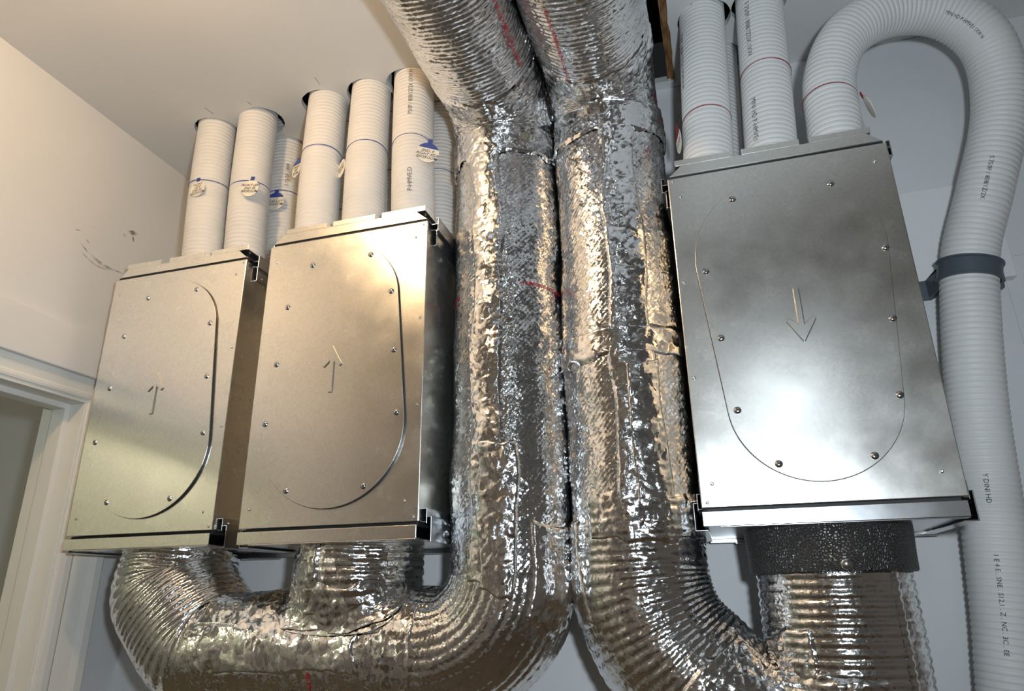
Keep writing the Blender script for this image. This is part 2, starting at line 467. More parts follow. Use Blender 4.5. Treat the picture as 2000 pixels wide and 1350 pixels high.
# scuffs on the left wall
def scuff_mat():
    m, N, L, p = mat('scuff', (.16, .14, .12), .8)
    n = noise(N, L, 60, 3); r = ramp(N, L, n.outputs[0], .38, (0, 0, 0), .75, (.75, .75, .75)); L.new(r.outputs[0], p.inputs['Alpha']); return m
M_SCUFF = scuff_mat()
def scuff(pts, wd):
    """pts as (y, z) on the left wall"""
    p = spline([(0, y, z) for y, z in pts], .004); n = len(p); V = np.zeros((n, 2, 3))
    T = np.gradient(p, axis=0); T /= np.linalg.norm(T, axis=1)[:, None]
    nn = np.stack([np.zeros(n), -T[:, 2], T[:, 1]], 1)
    t = np.sin(np.linspace(.15, math.pi-.1, n))[:, None]*wd/2
    V[:, 0] = p-nn*t; V[:, 1] = p+nn*t; V[..., 0] = XL+.0018
    obj('scuff_mark', gridmesh(V, False), M_SCUFF, WL)
SC = [([(0.9993, 0.7245), (1.0288, 0.7097), (1.0715, 0.7015), (1.1208, 0.7052)], 0.006),
      ([(1.0064, 0.7048), (1.046, 0.6932), (1.0868, 0.696)], 0.003),
      ([(1.0131, 0.7378), (1.0227, 0.7303)], 0.005),
      ([(0.9806, 0.7443), (0.9956, 0.7511)], 0.002),
      ([(1.0026, 0.7661), (1.0312, 0.7752)], 0.002),
      ([(1.0213, 0.8006), (1.0318, 0.8026)], 0.003),
      ([(1.1082, 0.8085), (1.1414, 0.818)], 0.010),
      ([(1.0999, 0.7988), (1.1071, 0.7932)], 0.004),
      ([(1.1258, 0.8043), (1.1332, 0.7919)], 0.006)]   # (y, z) along each mark, width
for pts, wd in SC: scuff(pts, wd)

# ------------------------------------------------------------------ ceiling lamp (just out of the frame)
def ceiling_lamp():
    x, y = LAMP
    t = thing('ceiling_lamp', 'round white ceiling lampholder with a bare warm bulb', 'lamp', (x, y, ZC))
    m = MB(); m.lathe([(.058, 0), (.058, -.008), (.040, -.022), (.024, -.026), (.022, -.045), (.018, -.047)], (x, y, ZC), 'z', 32)
    m.obj('base', M_TRIM, t, True)
    m = MB(); pr = [(.013, -.047), (.014, -.058)]
    for i in range(9):
        a = math.radians(20+i*18.5); pr.append((.029*math.sin(a), -.088+.029*math.cos(a)))
    pr.append((.001, -.117)); m.lathe(pr, (x, y, ZC), 'z', 20)
    g, N, L, p = mat('bulb_glow', (1, .8, .55), .4)
    p.inputs['Emission Color'].default_value = (1.0, .66, .34, 1); p.inputs['Emission Strength'].default_value = LAMP_W*28
    m.obj('bulb', g, t, True)
ceiling_lamp()

# ------------------------------------------------------------------ distribution boxes
BW, BH, BD = .1615, .523, .25
def cover_outline(flip, n=40):
    rb, zb, rt_, zt = .133, .159, .112, .384
    d = zt-zb; a0 = math.asin((rb-rt_)/d)
    pts = []
    for a in np.linspace(math.pi-a0, 2*math.pi+a0, n): pts.append((rb*math.cos(a), zb+rb*math.sin(a)))
    for a in np.linspace(a0, math.pi-a0, n): pts.append((rt_*math.cos(a), zt+rt_*math.sin(a)))
    if flip: pts = [(-p, BH-q) for p, q in pts]
    return pts
SCREWS = [(-.063, .467), (.055, .470), (.099, .392), (.109, .283), (.119, .174), (.067, .058), (-.074, .058), (-.128, .174), (-.118, .281), (-.107, .389)]
def screw_mesh(r, h):
    m = MB()
    m.lathe([(r*1.45, 0), (r*1.45, -h*.28), (r*1.05, -h*.32), (r*.98, -h*.75), (r*.7, -h), (r*.02, -h*1.02)], (0, 0, 0), 'y', 16)
    for a in (.5, .5+math.pi/2):
        c, s = math.cos(a)*r*.55, math.sin(a)*r*.55; n1, n2 = -math.sin(a)*r*.13, math.cos(a)*r*.13
        m.prism([(c+n1, s+n2), (-c+n1, -s+n2), (-c-n1, -s-n2), (c-n1, s-n2)], lambda p, q, d: (p, d, q), -h*.8, -h*1.06, 1)
    me = m.mesh('screw'); me.materials.append(M_SCREW); me.materials.append(M_DARK)
    for p in me.polygons: p.use_smooth = p.material_index == 0 and len(p.vertices) == 4
    return me
def rivet_mesh(r, h):
    m = MB(); m.lathe([(r, 0), (r*.95, -h*.5), (r*.6, -h), (r*.38, -h), (r*.35, -h*.5), (.0001, -h*.45)], (0, 0, 0), 'y', 14)
    me = m.mesh('rivet'); me.materials.append(M_SCREW); me.polygons.foreach_set('use_smooth', [True]*len(me.polygons)); return me
ME_SCREW, ME_RIVET = screw_mesh(.0036, .0022), rivet_mesh(.0026, .0014)
def put(name, me, loc, parent, rz=None):
    o = bpy.data.objects.new(name, me); COL.objects.link(o); o.parent = parent
    o.location = np.array(loc)-BASE[parent.name]
    if rz is not None: o.rotation_euler = rz
    return o

def dist_box(xc, y0, z0, flip, tabs, label):
    t = thing('distribution_box', label, 'duct box', (xc, y0+BD/2, z0), 'galvanised distribution boxes on the wall')
    X = lambda u: xc+u
    Yd = lambda v: y0+v
    Zw = lambda q: z0+q
    def bx(m, u0, u1, v0, v1, w0, w1, mi=0): m.box(X(u0), X(u1), Yd(v0), Yd(v1), Zw(w0), Zw(w1), mi)
    m = MB(); bx(m, -BW+.0012, BW-.0012, .0045, BD, .001, BH-.003)
    bx(m, -BW+.006, BW-.006, .010, BD-.004, -.006, .001, 1); bx(m, -BW+.006, BW-.006, .010, BD-.004, BH-.003, BH+.004, 1)
    m.obj('housing', [M_GALV, M_DARK], t, False, .001)
    m = MB(); bx(m, -BW, BW, .0, .0045, .0, BH)
    fp = m.obj('front_panel', M_GALV, t, False, .0012)
    sg = -1 if flip else 1
    for u, q in ((-.144, .487), (.140, .493), (.153*sg, .338), (.153*sg, .185), (.137, .032), (-.144, .032), (.154*sg, .517), (.153*sg, .007)):
        put('rivet', ME_RIVET, (X(u), Yd(0), Zw(q)), fp)
    # tapered rounded access cover
    m = MB(); m.prism(cover_outline(flip), lambda p, q, d: (X(p), Yd(d), Zw(q)), -.0052, -.0034)
    cv = m.obj('access_cover', M_COVER, t, False, .0004)
    m = MB(); m.prism([(p*1.0045, (q-.26)*1.0022+.26) for p, q in cover_outline(flip)], lambda p, q, d: (X(p), Yd(d), Zw(q)), -.0034, 0); m.obj('gasket', M_RUBBER, cv)
    for u, q in SCREWS:
        if flip: u, q = -u, BH-q
        put('screw', ME_SCREW, (X(u), Yd(-.0052), Zw(q)), cv, (0, random.uniform(0, 3), 0))
    # pressed direction arrow
    ar = [(-.0042, .219), (.0042, .219), (.0042, .2745), (.0150, .2640), (.0205, .2690), (0, .304), (-.0205, .2690), (-.0150, .2640), (-.0042, .2745)]
    if flip: ar = [(-p, BH-q) for p, q in ar]
    du = -.006 if not flip else .002
    m = MB(); m.prism([(p+du, q) for p, q in ar], lambda p, q, d: (X(p), Yd(d), Zw(q)), -.0052-.0024, -.0050)
    m.obj('arrow_emboss', M_COVER, cv, False, .0012)
    # top cover: plate, trapezoid front lip, folded side lips
    m = MB()
    bx(m, -BW+.004, BW-.004, .006, BD-.002, BH+.007, BH+.0085)
    m.prism([(-BW+.003, BH+.0068), (BW-.003, BH+.0068), (BW-.006, BH+.0085), (.137, BH+.0245), (-.137, BH+.0245), (-BW+.006, BH+.0085)],
            lambda p, q, d: (X(p), Yd(d), Zw(q)), .0035, .005)
    bx(m, -.135, .135, .005, .016, BH+.023, BH+.0245)
    m.obj('top_cover', M_GALV, t, False, .0004)
    m = MB(); bx(m, -BW+.003, BW-.003, .006, .014, BH-.0005, BH+.0072); m.obj('seal_strip', M_RUBBER, t)
    # clips that lock each hose pair, plate plus front tab
    for cu in tabs:
        m = MB(); bx(m, cu-.0435, cu+.0435, .0035, .005, BH+.0245, BH+.035); bx(m, cu-.0435, cu+.0435, .005, BD-.006, BH+.0245, BH+.026)
        cl = m.obj('hose_clip', M_GALV, t, False, .0006)
        for dv in (.016, .012):
            pass
        put('screw', ME_RIVET, (X(cu+.036), Yd(.02), Zw(BH+.0235)), cl, (math.pi/2, 0, 0))
    m = MB(); bx(m, -BW+.014, BW-.012, .02, BD-.008, BH+.0085, BH+.0235); m.obj('socket_block', M_RUBBER, t)
    # side rails at top and bottom
    for sd in (-1, 1):
        def sb(m, a0, a1, v0, v1, w0, w1):
            a, c = sorted((sd*a0, sd*a1)); bx(m, a, c, v0, v1, w0, w1)
        m = MB()
        sb(m, BW-.001, BW+.0060, .028, BD-.01, BH-.036, BH-.0345); sb(m, BW+.0045, BW+.0060, .028, BD-.01, BH-.036, BH-.004)
        sb(m, BW-.004, BW+.0060, .028, BD-.01, BH-.0045, BH-.003)
        fl = m.obj('side_flange', M_RAIL, t, False, .0005)
        for v in (.045, .16): put('rivet', ME_RIVET, (X(sd*(BW+.0060)), Yd(v), Zw(BH-.026)), fl, (0, 0, sd*math.pi/2))
        m = MB()
        sb(m, BW+.0098, BW+.0112, .022, BD-.008, BH-.010, BH+.017); sb(m, BW+.0062, BW+.0112, .022, BD-.008, BH+.0155, BH+.017)
        sb(m, BW+.0062, BW+.0112, .022, BD-.008, BH-.010, BH-.0085); sb(m, BW-.006, BW+.0098, .022, BD-.008, BH+.0035, BH+.005)
        m.obj('clamp_rail', M_RAIL, t, False, .0005)
        m = MB()
        sb(m, BW+.0045, BW+.0060, .018, BD-.01, -.002, .022); sb(m, BW-.002, BW+.0050, .018, BD-.01, .0, .0015); sb(m, BW-.002, BW+.0050, .018, BD-.01, .0205, .022)
        fl = m.obj('side_flange', M_RAIL, t, False, .0006)
        for v in (.034, .15): put('rivet', ME_RIVET, (X(sd*(BW+.0060)), Yd(v), Zw(.014)), fl, (0, 0, sd*math.pi/2))
        m = MB()
        sb(m, BW+.0105, BW+.012, .022, BD-.008, -.028, .010); sb(m, BW+.0062, BW+.012, .022, BD-.008, .0085, .010); sb(m, BW-.006, BW+.012, .022, BD-.008, -.0285, -.027)
        m.obj('clamp_rail', M_RAIL, t, False, .0005)
    # bottom tray
    m = MB(); bx(m, -BW, BW-.003, -.001, .0005, -.0245, -.0048); bx(m, -BW+.002, BW-.004, .0005, BD-.004, -.0245, -.0232)
    bx(m, -BW+.022, BW-.004, -.0012, .012, -.0262, -.0246)
    m.obj('bottom_tray', M_GALV if not flip else M_RAIL, t, False, .0006)
    # bracket fixed to the wall behind
    m = MB()
    za = .089-z0
    yw = YB-y0
    m.box(X(-.160), X(.184), YB-.030, YB-.0285, Zw(za-.010), Zw(za+.010)); m.box(X(-.160), X(.184), YB-.030, YB-.0002, Zw(za+.0085), Zw(za+.010))
    m.box(X(-.120), X(.150), YB-.036, YB-.028, Zw(za-.0125), Zw(za-.0100))
    m.obj('wall_bracket', M_RAIL, t, False, .0005)
    for q in (.05, .45):
        m = MB(); m.box(X(-.15), X(.15), Yd(BD-.002), YB-.0002, Zw(q), Zw(q+.03)); m.obj('wall_strut', M_RAIL, t, False, .0005)
    return t
random.seed(1)
dist_box(-1.0136, 1.035, .1140, False, (-.098, .010, .114), 'leftmost galvanised duct box with an upward arrow, beside the doorway')
dist_box(-0.6100, 1.000, .1090, False, (-.090, .010, .111), 'galvanised duct box with an upward arrow, next to the foil ducts')
B3 = dist_box(0.1330, 1.000, .1090, True, (-.104, .000, .101), 'galvanised duct box with a downward arrow, right of the foil ducts')
# bead-foam collar under the right box
m = MB(); m.lathe([(.101, .062), (.1125, .062), (.1125, .040), (.1105, .006), (.1100, -.014), (.1085, -.016), (.100, -.016)], (.137, 1.12, .040), 'z', 72)
col = m.obj('foam_collar', M_EPP, B3, True)
m = MB(); m.lathe([(.0078, .002), (.0078, -.002), (.0055, -.0048), (.0001, -.0052)], (.1425, 1.0095, .0325), 'y', 20); m.obj('plug', M_SCREW, col, True)
m = MB(); m.box(.1855, .1863, 1.0185, 1.03, .026, .10); m.obj('mould_seam', M_EPP, col)

# ------------------------------------------------------------------ foil ducts
STEP = .0026
DR = .1005
def ribs(s, a, p, amp, seed, wob=.25):
    ph = s/p+wob*vnoise(s*30, a*18, seed)+.5*vnoise(s*9, a*4, seed+1)*wob
    return amp*np.abs(np.sin(math.pi*ph))**.65
def bubbles(s, a, amp, seed):
    return amp*(np.cos(2*math.pi*(s+.0015*vnoise(s*60, a*60, seed))/.0095)*np.cos(2*math.pi*a/.0088))
def wob(s, a, seed, amp=.004):
    return amp*(vnoise(s*9, np.cos(a/DR)*1.5+3, seed)+.6*vnoise(s*16, np.sin(a/DR)*3, seed+9))
def smooth01(x, a, b):
    t = np.clip((x-a)/(b-a), 0, 1); return t*t*(3-2*t)

def skin(name, path, s0, s1, rfun, mt, parent, th0=-math.pi, th1=math.pi, nth=None, step=STEP, closed=True):
    n = max(8, int((s1-s0)/step)); s = np.linspace(s0, s1, n)
    if nth is None: nth = int((th1-th0)*DR/STEP)
    th = np.linspace(th0, th1, nth, endpoint=not closed)
    Sg, Tg = np.meshgrid(s, th, indexing='ij')
    r = rfun(Sg, Tg); tuck = np.minimum(smooth01(Sg, s0, s0+.009), 1-smooth01(Sg, s1-.009, s1)); r = r-.0035*(1-tuck)
    V = path.at(Sg, Tg, r)
    if path is PN: V = saddle(V, Sg)
    return obj(name, gridmesh(V, closed), mt, parent)
PN = None
def saddle(V, Sg, off=0.0):
    """ease the neck's lower rim onto the pipe it branches from"""
    t = smooth01(Sg, .045, .128)[..., None]
    d = V[..., 1:]-np.array([1.13, -.085]); d = d/np.linalg.norm(d, axis=-1)[..., None]
    Q = V.copy(); Q[..., 1:] = np.array([1.13, -.085])+d*(.1035+np.asarray(off)[..., None])
    inside = np.linalg.norm(V[..., 1:]-np.array([1.13, -.085]), axis=-1)[..., None]
    return V*(1-t)+Q*t
def tape(path, rfun, s0, s1, t0, t1, parent, seed, off=.0018, amp=.0022, cell=.016, mt=None, edge=.02):
    """a hand-laid strip of foil tape hugging the duct"""
    ns = max(6, int((s1-s0)/.0022)); nt = max(6, int((t1-t0)*DR/.0022))
    A, B = np.meshgrid(np.linspace(0, 1, ns), np.linspace(0, 1, nt), indexing='ij')
    Sg = s0+(s1-s0)*A; Sg = Sg+edge*.35*(vnoise(B*(t1-t0)*DR*50, A*0, seed)*(np.abs(A-.5)*2)**6)
    lo = t0+edge/DR*vnoise(Sg*14, Sg*0, seed+1)*.35; hi = t1+edge/DR*vnoise(Sg*14, Sg*0+4, seed+2)*.35
    Tg = lo+(hi-lo)*B
    ed = np.minimum(np.minimum(A, 1-A)*(s1-s0), np.minimum(B, 1-B)*(t1-t0)*DR); lift = np.clip(ed/.004, 0, 1)
    low = rfun.low(Sg, Tg) if hasattr(rfun, 'low') else rfun(Sg, Tg)
    full = rfun(Sg, Tg)
    r = np.maximum(full, low*lift+full*(1-lift)-.0004)+.0004+lift*(off*.35+amp*(.2+crumple(Sg/cell, Tg*DR/cell, seed)+.35*crumple(Sg/cell*2.7, Tg*DR/cell*2.7, seed+3)))
    V = path.at(Sg, Tg, r)
    if path is PN: V = saddle(V, Sg, .002+.003*lift*crumple(Sg/cell, Tg*DR/cell, seed))
    obj('foil_tape', gridmesh(V, False), mt or M_TAPE, parent)

class RF:
    """radius field: base radius + slow waver + local relief"""
    def __init__(s, relief, seed, base=DR, amp=.003, top=.0022): s.relief = relief; s.seed = seed; s.base = base; s.amp = amp; s.top = top
    def low(s, S_, T_):
        b = s.base(S_) if callable(s.base) else s.base
        return b+wob(S_, T_*DR, s.seed, s.amp)+s.top
    def __call__(s, S_, T_):
        return s.low(S_, T_)-s.top+s.relief(S_, T_*DR)
r_quilt = lambda sd: (lambda s, a: bubbles(s, a, .0009, sd)+.0012*crumple(s/.035, a/.016, sd)+.0009*crumple(s/.008, a/.006, sd+4))
r_rib = lambda sd, amp=.0034, p=.0122: (lambda s, a: ribs(s, a, p, amp, sd)+.0008*crumple(s/.012, a/.012, sd))
r_crumple = lambda sd, amp=.004, c=.02: (lambda s, a: amp*(crumple(s/c, a/c, sd)+.45*crumple(s/c*2.6, a/c*2.6, sd+7)))

# ---- left duct: under two boxes, up the wall, out overhead
LD = thing('foil_duct', 'foil-wrapped duct under the two left boxes, rising left of the other tall duct', 'duct', (-.338, 1.13, -.19), 'foil-wrapped ducts')
PL = Path(fillet([(-1.016, 1.158, .088), (-1.016, 1.150, .020), (-.905, 1.135, -.085), (-.338, 1.13, -.085), (-.338, 1.13, .938), (-.338, -1.68, .938)], [.06, .06, .122, .108], .004))
sA = PL.near((-.885, 1.13, -.085)); sB = PL.near((-.50, 1.13, -.085)); sC = PL.near((-.338, 1.13, .03)); sD = PL.near((-.338, 1.13, .80)); sE = PL.near((-.338, .98, .938))
fe = RF(r_rib(11), 1, lambda s: DR+.004*smooth01(s, .03, .08)*(1-smooth01(s, .17, .24))); skin('duct_elbow', PL, 0, sA, fe, M_RIB, LD)
def manifold_relief(s, a):
    taped = r_crumple(21, .0022, .03)(s, a); q = bubbles(s, a, .0012, 3)+.0012*crumple(s/.011, a/.011, 31)
    k = smooth01(a, .045, .055); return taped*(1-k)+q*k
fm = RF(manifold_relief, 1); skin('manifold_run', PL, sA-.010, sB+.004, fm, M_FOIL, LD)
fb = RF(lambda s, a: .75*ribs(a, s, .0150, .0026, 41, .10)+bubbles(s, a, .0006, 44)+.0012*crumple(s/.014, a/.014, 42), 1); skin('duct_bend', PL, sB-.004, sC+.006, fb, M_RIB, LD)
fr = RF(r_quilt(51), 1); skin('riser', PL, sC-.004, sD+.006, fr, M_FOIL, LD)
ft = RF(r_crumple(61, .0055, .022), 1); skin('top_elbow', PL, sD-.004, sE+.006, ft, M_WRAP, LD)
fo = RF(lambda s, a: ribs(s, a, .0092, .0024, 71, .45)+.0024*crumple(s/.010, a/.022, 72), 1); sF = PL.near((-.338, .45, .938))
skin('overhead_run', PL, sE-.004, sF, fo, M_RIB, LD)
skin('overhead_run', PL, sF-.002, PL.L, RF(lambda s, a: 0*s, 1), M_RIB, LD, nth=60, step=.05)
# neck under the middle box
PN = Path(fillet([(-.612, 1.13, .0865), (-.612, 1.13, .02), (-.612, 1.13, -.06)], [.01], .004))
fn = RF(lambda s, a: np.where(a < .01, 1, .35)*ribs(s, a, .0130, .0030, 81)+smooth01(a, -.01, .03)*.006*crumple(s/.022, a/.022, 82), 7,
        lambda s: .1065+.012*smooth01(s, .040, .120)**2); skin('tee_neck', PN, 0, .135, fn, M_WRAP, LD)
# hand-laid tape
rad = math.radians
tape(PL, fr, sC-.02, sD+.01, rad(-16), rad(20), LD, 101)
tape(PL, fr, sC-.03, sC+.20, rad(-8), rad(30), LD, 102, .004, .0035, .02)
tape(PL, fr, sC-.045, sC+.075, rad(42), rad(92), LD, 103, .003, .0032, .014)
tape(PL, ft, sD-.03, sD+.04, rad(-100), rad(100), LD, 104, .003, .0035, .022)
tape(PL, ft, sE-.05, sE+.012, rad(-70), rad(80), LD, 105, .003, .0045, .02)
tape(PL, fe, .0, .075, rad(-130), rad(-35), LD, 107, .003, .0040, .02)
tape(PL, fm, sA+.02, sB-.0, rad(-70), rad(-15), LD, 108, .0015, .0022, .024)
tape(PL, fm, sA+.04, sB-.06, rad(-25), rad(22), LD, 109, .0015, .0020, .03)
tape(PN, fn, .0, .10, rad(10), rad(62), LD, 110, .0030, .005, .018)
tape(PN, fn, .062, .126, rad(-70), rad(85), LD, 111, .0030, .005, .02)
tape(PL, fb, sB-.02, sB+.035, rad(-120), rad(40), LD, 112, .0015, .0022, .02)
# red lines printed on the foil
zt_ = PL.near((-.338, 1.13, .500))
surf_text('red_print', PL, '\u2022 ASTM E84 \u2022 FLAM', zt_, rad(-54), DR, .0078, 0, M_RED, LD, fr, .0012, .00012, .85)
surf_text('red_print', PL, '4 \u2022 FLAME SPREAD LESS THAN 25', zt_+.004, rad(63), DR, .0078, 0, M_RED, LD, fr, .0012, .00012, .85)
so = PL.near((-.338, .86, .938))
surf_text('red_print', PL, 'CLASSIFIED 181 \u2022 AUD 758X', so+.055, rad(61), DR, .0105, -90, M_RED, LD, fo, .0012, .0001, .8)
surf_text('red_print', PL, 'UL LISTED MARK R25', so-.057, rad(61), DR, .0105, -90, M_RED, LD, fo, .0012, .0001, .55)
def print_ring(path, rf, s0, th0, rr, parent, body):
    n = 36; V = np.zeros((n, 2, 3))
    an = np.linspace(0, 2*math.pi, n)
    for j, q in enumerate((rr, rr*.86)):
        s = s0+q*np.cos(an); th = th0+q*np.sin(an)/DR; V[:, j] = path.at(s, th, rf(s, th)+.0012)
    obj('red_print', gridmesh(V, False), M_RED, parent)
    surf_text('red_print', path, body, s0, th0, DR, rr*1.1, -90, M_RED, parent, rf, .0012, .0001)
print_ring(PL, fo, so+.000, rad(61), .0085, LD, 'R')
print_ring(PL, fo, so-.022, rad(61), .0085, LD, 'UL')
sm = PL.near((-.640, 1.13, -.085))
surf_text('red_print', PL, 'LESS THAN 25', sm, rad(33), DR, .0085, 0, M_RED, LD, fm, .0014, .00015, .9)

# ---- right duct
RD = thing('foil_duct', 'foil-wrapped duct rising beside the right box, joined to the ribbed duct below it', 'duct', (.0, 1.13, -.6), 'foil-wrapped ducts')
PR = Path(fillet([(.145, 1.12, -.325), (-.1345, 1.13, -.045), (-.1345, 1.13, .940), (-.1345, -1.68, .940)], [.20, .108], .004))
qA = PR.near((-.115, 1.13, .02)); qC = PR.near((-.1345, 1.13, .10)); qD = PR.near((-.1345, 1.13, .81)); qE = PR.near((-.1345, .98, .940)); qF = PR.near((-.1345, .45, .94))
gb = RF(lambda s, a: ribs(s, a, .0125, .0022, 141)+.0025*crumple(s/.016, a/.016, 142), 13); skin('duct_bend', PR, 0, qC, gb, M_RIB, RD)
gr = RF(r_quilt(151), 13); skin('riser', PR, qC-.010, qD+.006, gr, M_FOIL, RD)
gt = RF(r_crumple(161, .0050, .022), 13); skin('top_elbow', PR, qD-.004, qE+.006, gt, M_WRAP, RD)
go = RF(lambda s, a: ribs(s, a, .0092, .0024, 171, .45)+.0024*crumple(s/.010, a/.022, 172), 13); skin('overhead_run', PR, qE-.004, qF, go, M_RIB, RD)
skin('overhead_run', PR, qF-.002, PR.L, RF(lambda s, a: 0*s, 13), M_RIB, RD, nth=60, step=.05)
P3 = Path(fillet([(.137, 1.12, .050), (.137, 1.12, -.2), (.137, 1.12, -.62)], [.01], .004))
g3 = RF(lambda s, a: ribs(s, a, .0118, .0030, 181, .12)+.0007*crumple(s/.010, a/.010, 182), 17, lambda s: .0995+0*s, .0015)
skin('lower_riser', P3, .01, .52, g3, M_RIB, RD)
skin('lower_riser', P3, .518, P3.L, RF(lambda s, a: 0*s, 17, .0995), M_RIB, RD, nth=60, step=.05)
tape(PR, gr, qC-.02, qD-.02, rad(-4), rad(34), RD, 201)
tape(PR, gr, qC+.02, qC+.24, rad(6), rad(40), RD, 202, .004, .003, .02)
tape(PR, gr, qC+.25, qC+.30, rad(-80), rad(85), RD, 203, .0025, .0022, .03)
tape(PR, gr, qA-.04, qA+.09, rad(-92), rad(-44), RD, 204, .003, .0032, .014)
tape(PR, gt, qD-.035, qD+.05, rad(-100), rad(110), RD, 205, .003, .0035, .022)
tape(PR, gt, qE-.05, qE+.012, rad(-60), rad(85), RD, 206, .003, .0045, .02)
tape(PR, gb, qC-.03, qC+.035, rad(-30), rad(100), RD, 207, .002, .003, .02)
tape(PR, gb, .20, .30, rad(-40), rad(60), RD, 208, .003, .004, .02)
tape(P3, g3, .10, .24, rad(25), rad(75), RD, 209, .003, .004, .02)
tape(P3, g3, .150, .30, rad(-20), rad(60), RD, 210, .004, .005, .022)
tape(P3, g3, .02, .50, rad(-44), rad(-36), RD, 211, .0022, .002, .012, None, .006)
qt = PR.near((-.1345, 1.09, .89))
surf_text('red_print', PR, '\u2022 E84 \u2022 FLAME SPREAD LESS', PR.near((-.1345, 1.13, .845)), rad(72), DR, .0095, -90, M_RED, RD, gt, .0030, .0002, .95)
qo = PR.near((-.1345, .885, .94))
surf_text('red_print', PR, 'LISTED \u2022 AIR DUCT \u2022 FLAME SPREAD LESS THAN 25 \u2022 SMOKE LESS', qo, rad(-24), DR, .0085, -90, M_RED, RD, go, .0012, .0001, .68)

# ------------------------------------------------------------------ white corrugated hoses
PITCH_H = .0095
def hose_part(path, parent, s0=0, s1=None, nth=44, per=8):
    s1 = path.L if s1 is None else s1
    n = int((s1-s0)/PITCH_H*per); s = np.linspace(s0, s1, n); th = np.linspace(-math.pi, math.pi, nth, endpoint=False)
    r = HR-.0024+.0024*np.abs(np.sin(math.pi*s/PITCH_H))**.55
    V = path.at(s[:, None], th[None, :], np.broadcast_to(r[:, None], (n, nth)))
    return gridmesh(V, True)
def hose(key, label, prints=()):
    b, t = HOSES[key]
    d = (t-b)/(t[2]-b[2]); top = t+d*.06
    mid = b+(t-b)*.5+np.array([0, -.004, 0])
    P = Path(spline([b, mid, t, top], .005))
    th = thing('ventilation_hose', label, 'hose', tuple(b), 'white corrugated ventilation hoses')
    obj('tube', hose_part(P, th), M_HOSE, th)
    m = MB(); m.lathe([(HR, -.004), (HR+.004, -.004), (HR+.004, .004), (HR, .006)], (b[0], b[1], b[2]+.012), 'z', 32); m.obj('seal_ring', M_RUBBER, th)
    for body, f, ang, size, rot, sx in prints:
        surf_text('printed_mark', P, body, P.L*f, math.radians(ang), HR, size, rot, M_PRINT, th, None, .0004, 0, sx)
    return th, P
HP = {}
def H(key, label, prints=()): HP[key] = hose(key, label, prints)
H('p1', 'white corrugated hose nearest the left wall, with a FRONT LEFT 2ND FL tag')
H('p2', 'white corrugated hose, second from the left wall, at the right end of the leftmost box')
H('p3', 'white corrugated hose in the rear row of the leftmost box, with a REAR LEFT tag', [('S 75/0F / 808', .62, 42, .012, 90, 1.0), ('PE-HD', .18, 42, .012, 90, 1.0)])
H('p4', 'white corrugated hose almost hidden behind the hose nearest the left wall')
H('q1', 'white corrugated hose at the left front of the middle box')
H('q2', 'white corrugated hose at the centre front of the middle box')
H('q3', 'white corrugated hose with a RIGHT SIDE BEDROOM tag, at the middle box',
  [('7S/0F / 808/1Z/2X 1XW H M', .73, 16, .0125, 90, .92), ('P-HMVE:D', .24, 16, .0125, 90, 1.0)])
H('q4', 'white rear hose glimpsed between the left and centre hoses of the middle box')
H('q5', 'white rear hose glimpsed between the centre and right hoses of the middle box')
H('q6', 'white corrugated hose in the rear row of the middle box, against the foil duct')
H('r1', 'white corrugated hose with a red tie, nearest the foil ducts on the right box',
  [('7S/0F / 808/1Z/2X 1XW H M', .60, -62, .0115, -90, 1.0)])
H('r2', 'white corrugated hose at the middle of the right box, with a red tie',
  [('F 7S/0F / 808/1Z/2X 1XW', .66, -36, .0125, -90, 1.0), ('MINI HD P-HMVE:I', .22, -36, .0125, -90, .9)])
H('r4', 'white corrugated hose in the rear row, behind the left hose of the right box')
# the looped hose
LP = thing('ventilation_hose', 'long white corrugated hose arching over from the right box and down the wall', 'hose', (.2436, 1.07, .64), 'white corrugated ventilation hoses')
PLOOP = Path(spline([(.2400, 1.070, .64), (.2460, 1.075, .733), (.2570, 1.085, .835), (.3020, 1.095, .922), (.3850, 1.115, .968), (.4720, 1.135, .956), (.5280, 1.155, .885),
                     (.5250, 1.175, .765), (.4760, 1.190, .625), (.4400, 1.205, .530), (.4200, 1.212, .430), (.3970, 1.218, .265), (.3830, 1.220, .108), (.3680, 1.220, -.034),
                     (.3550, 1.220, -.127), (.3300, 1.220, -.32), (.3200, 1.220, -.60)], .005))
obj('tube', hose_part(PLOOP, LP, 0, None, 48), M_HOSE, LP)
m = MB(); m.lathe([(HR, -.004), (HR+.004, -.004), (HR+.004, .004), (HR, .006)], (.2400, 1.07, .652), 'z', 32); m.obj('seal_ring', M_RUBBER, LP)
def loop_print(body, p, ang, size, rot, sx=1.0):
    surf_text('printed_mark', PLOOP, body, PLOOP.near(p), math.radians(ang), HR, size*.78, rot, M_INK, LP, None, .0004, 0, sx)
loop_print('S 7S/0F / 808/1Z/2X', (.476, 1.19, .63), 45, .0115, 90)
loop_print('MINI HD P-HMVE:I 1XW H', (.50, 1.14, .93), 60, .011, 90)
loop_print('Y DINI HD', (.386, 1.22, .14), 52, .012, 90)
loop_print('1 E 4 E . SNE . S12.1 . Z . NC . 3C . EE', (.372, 1.22, -.02), 52, .011, 90, 1.0)

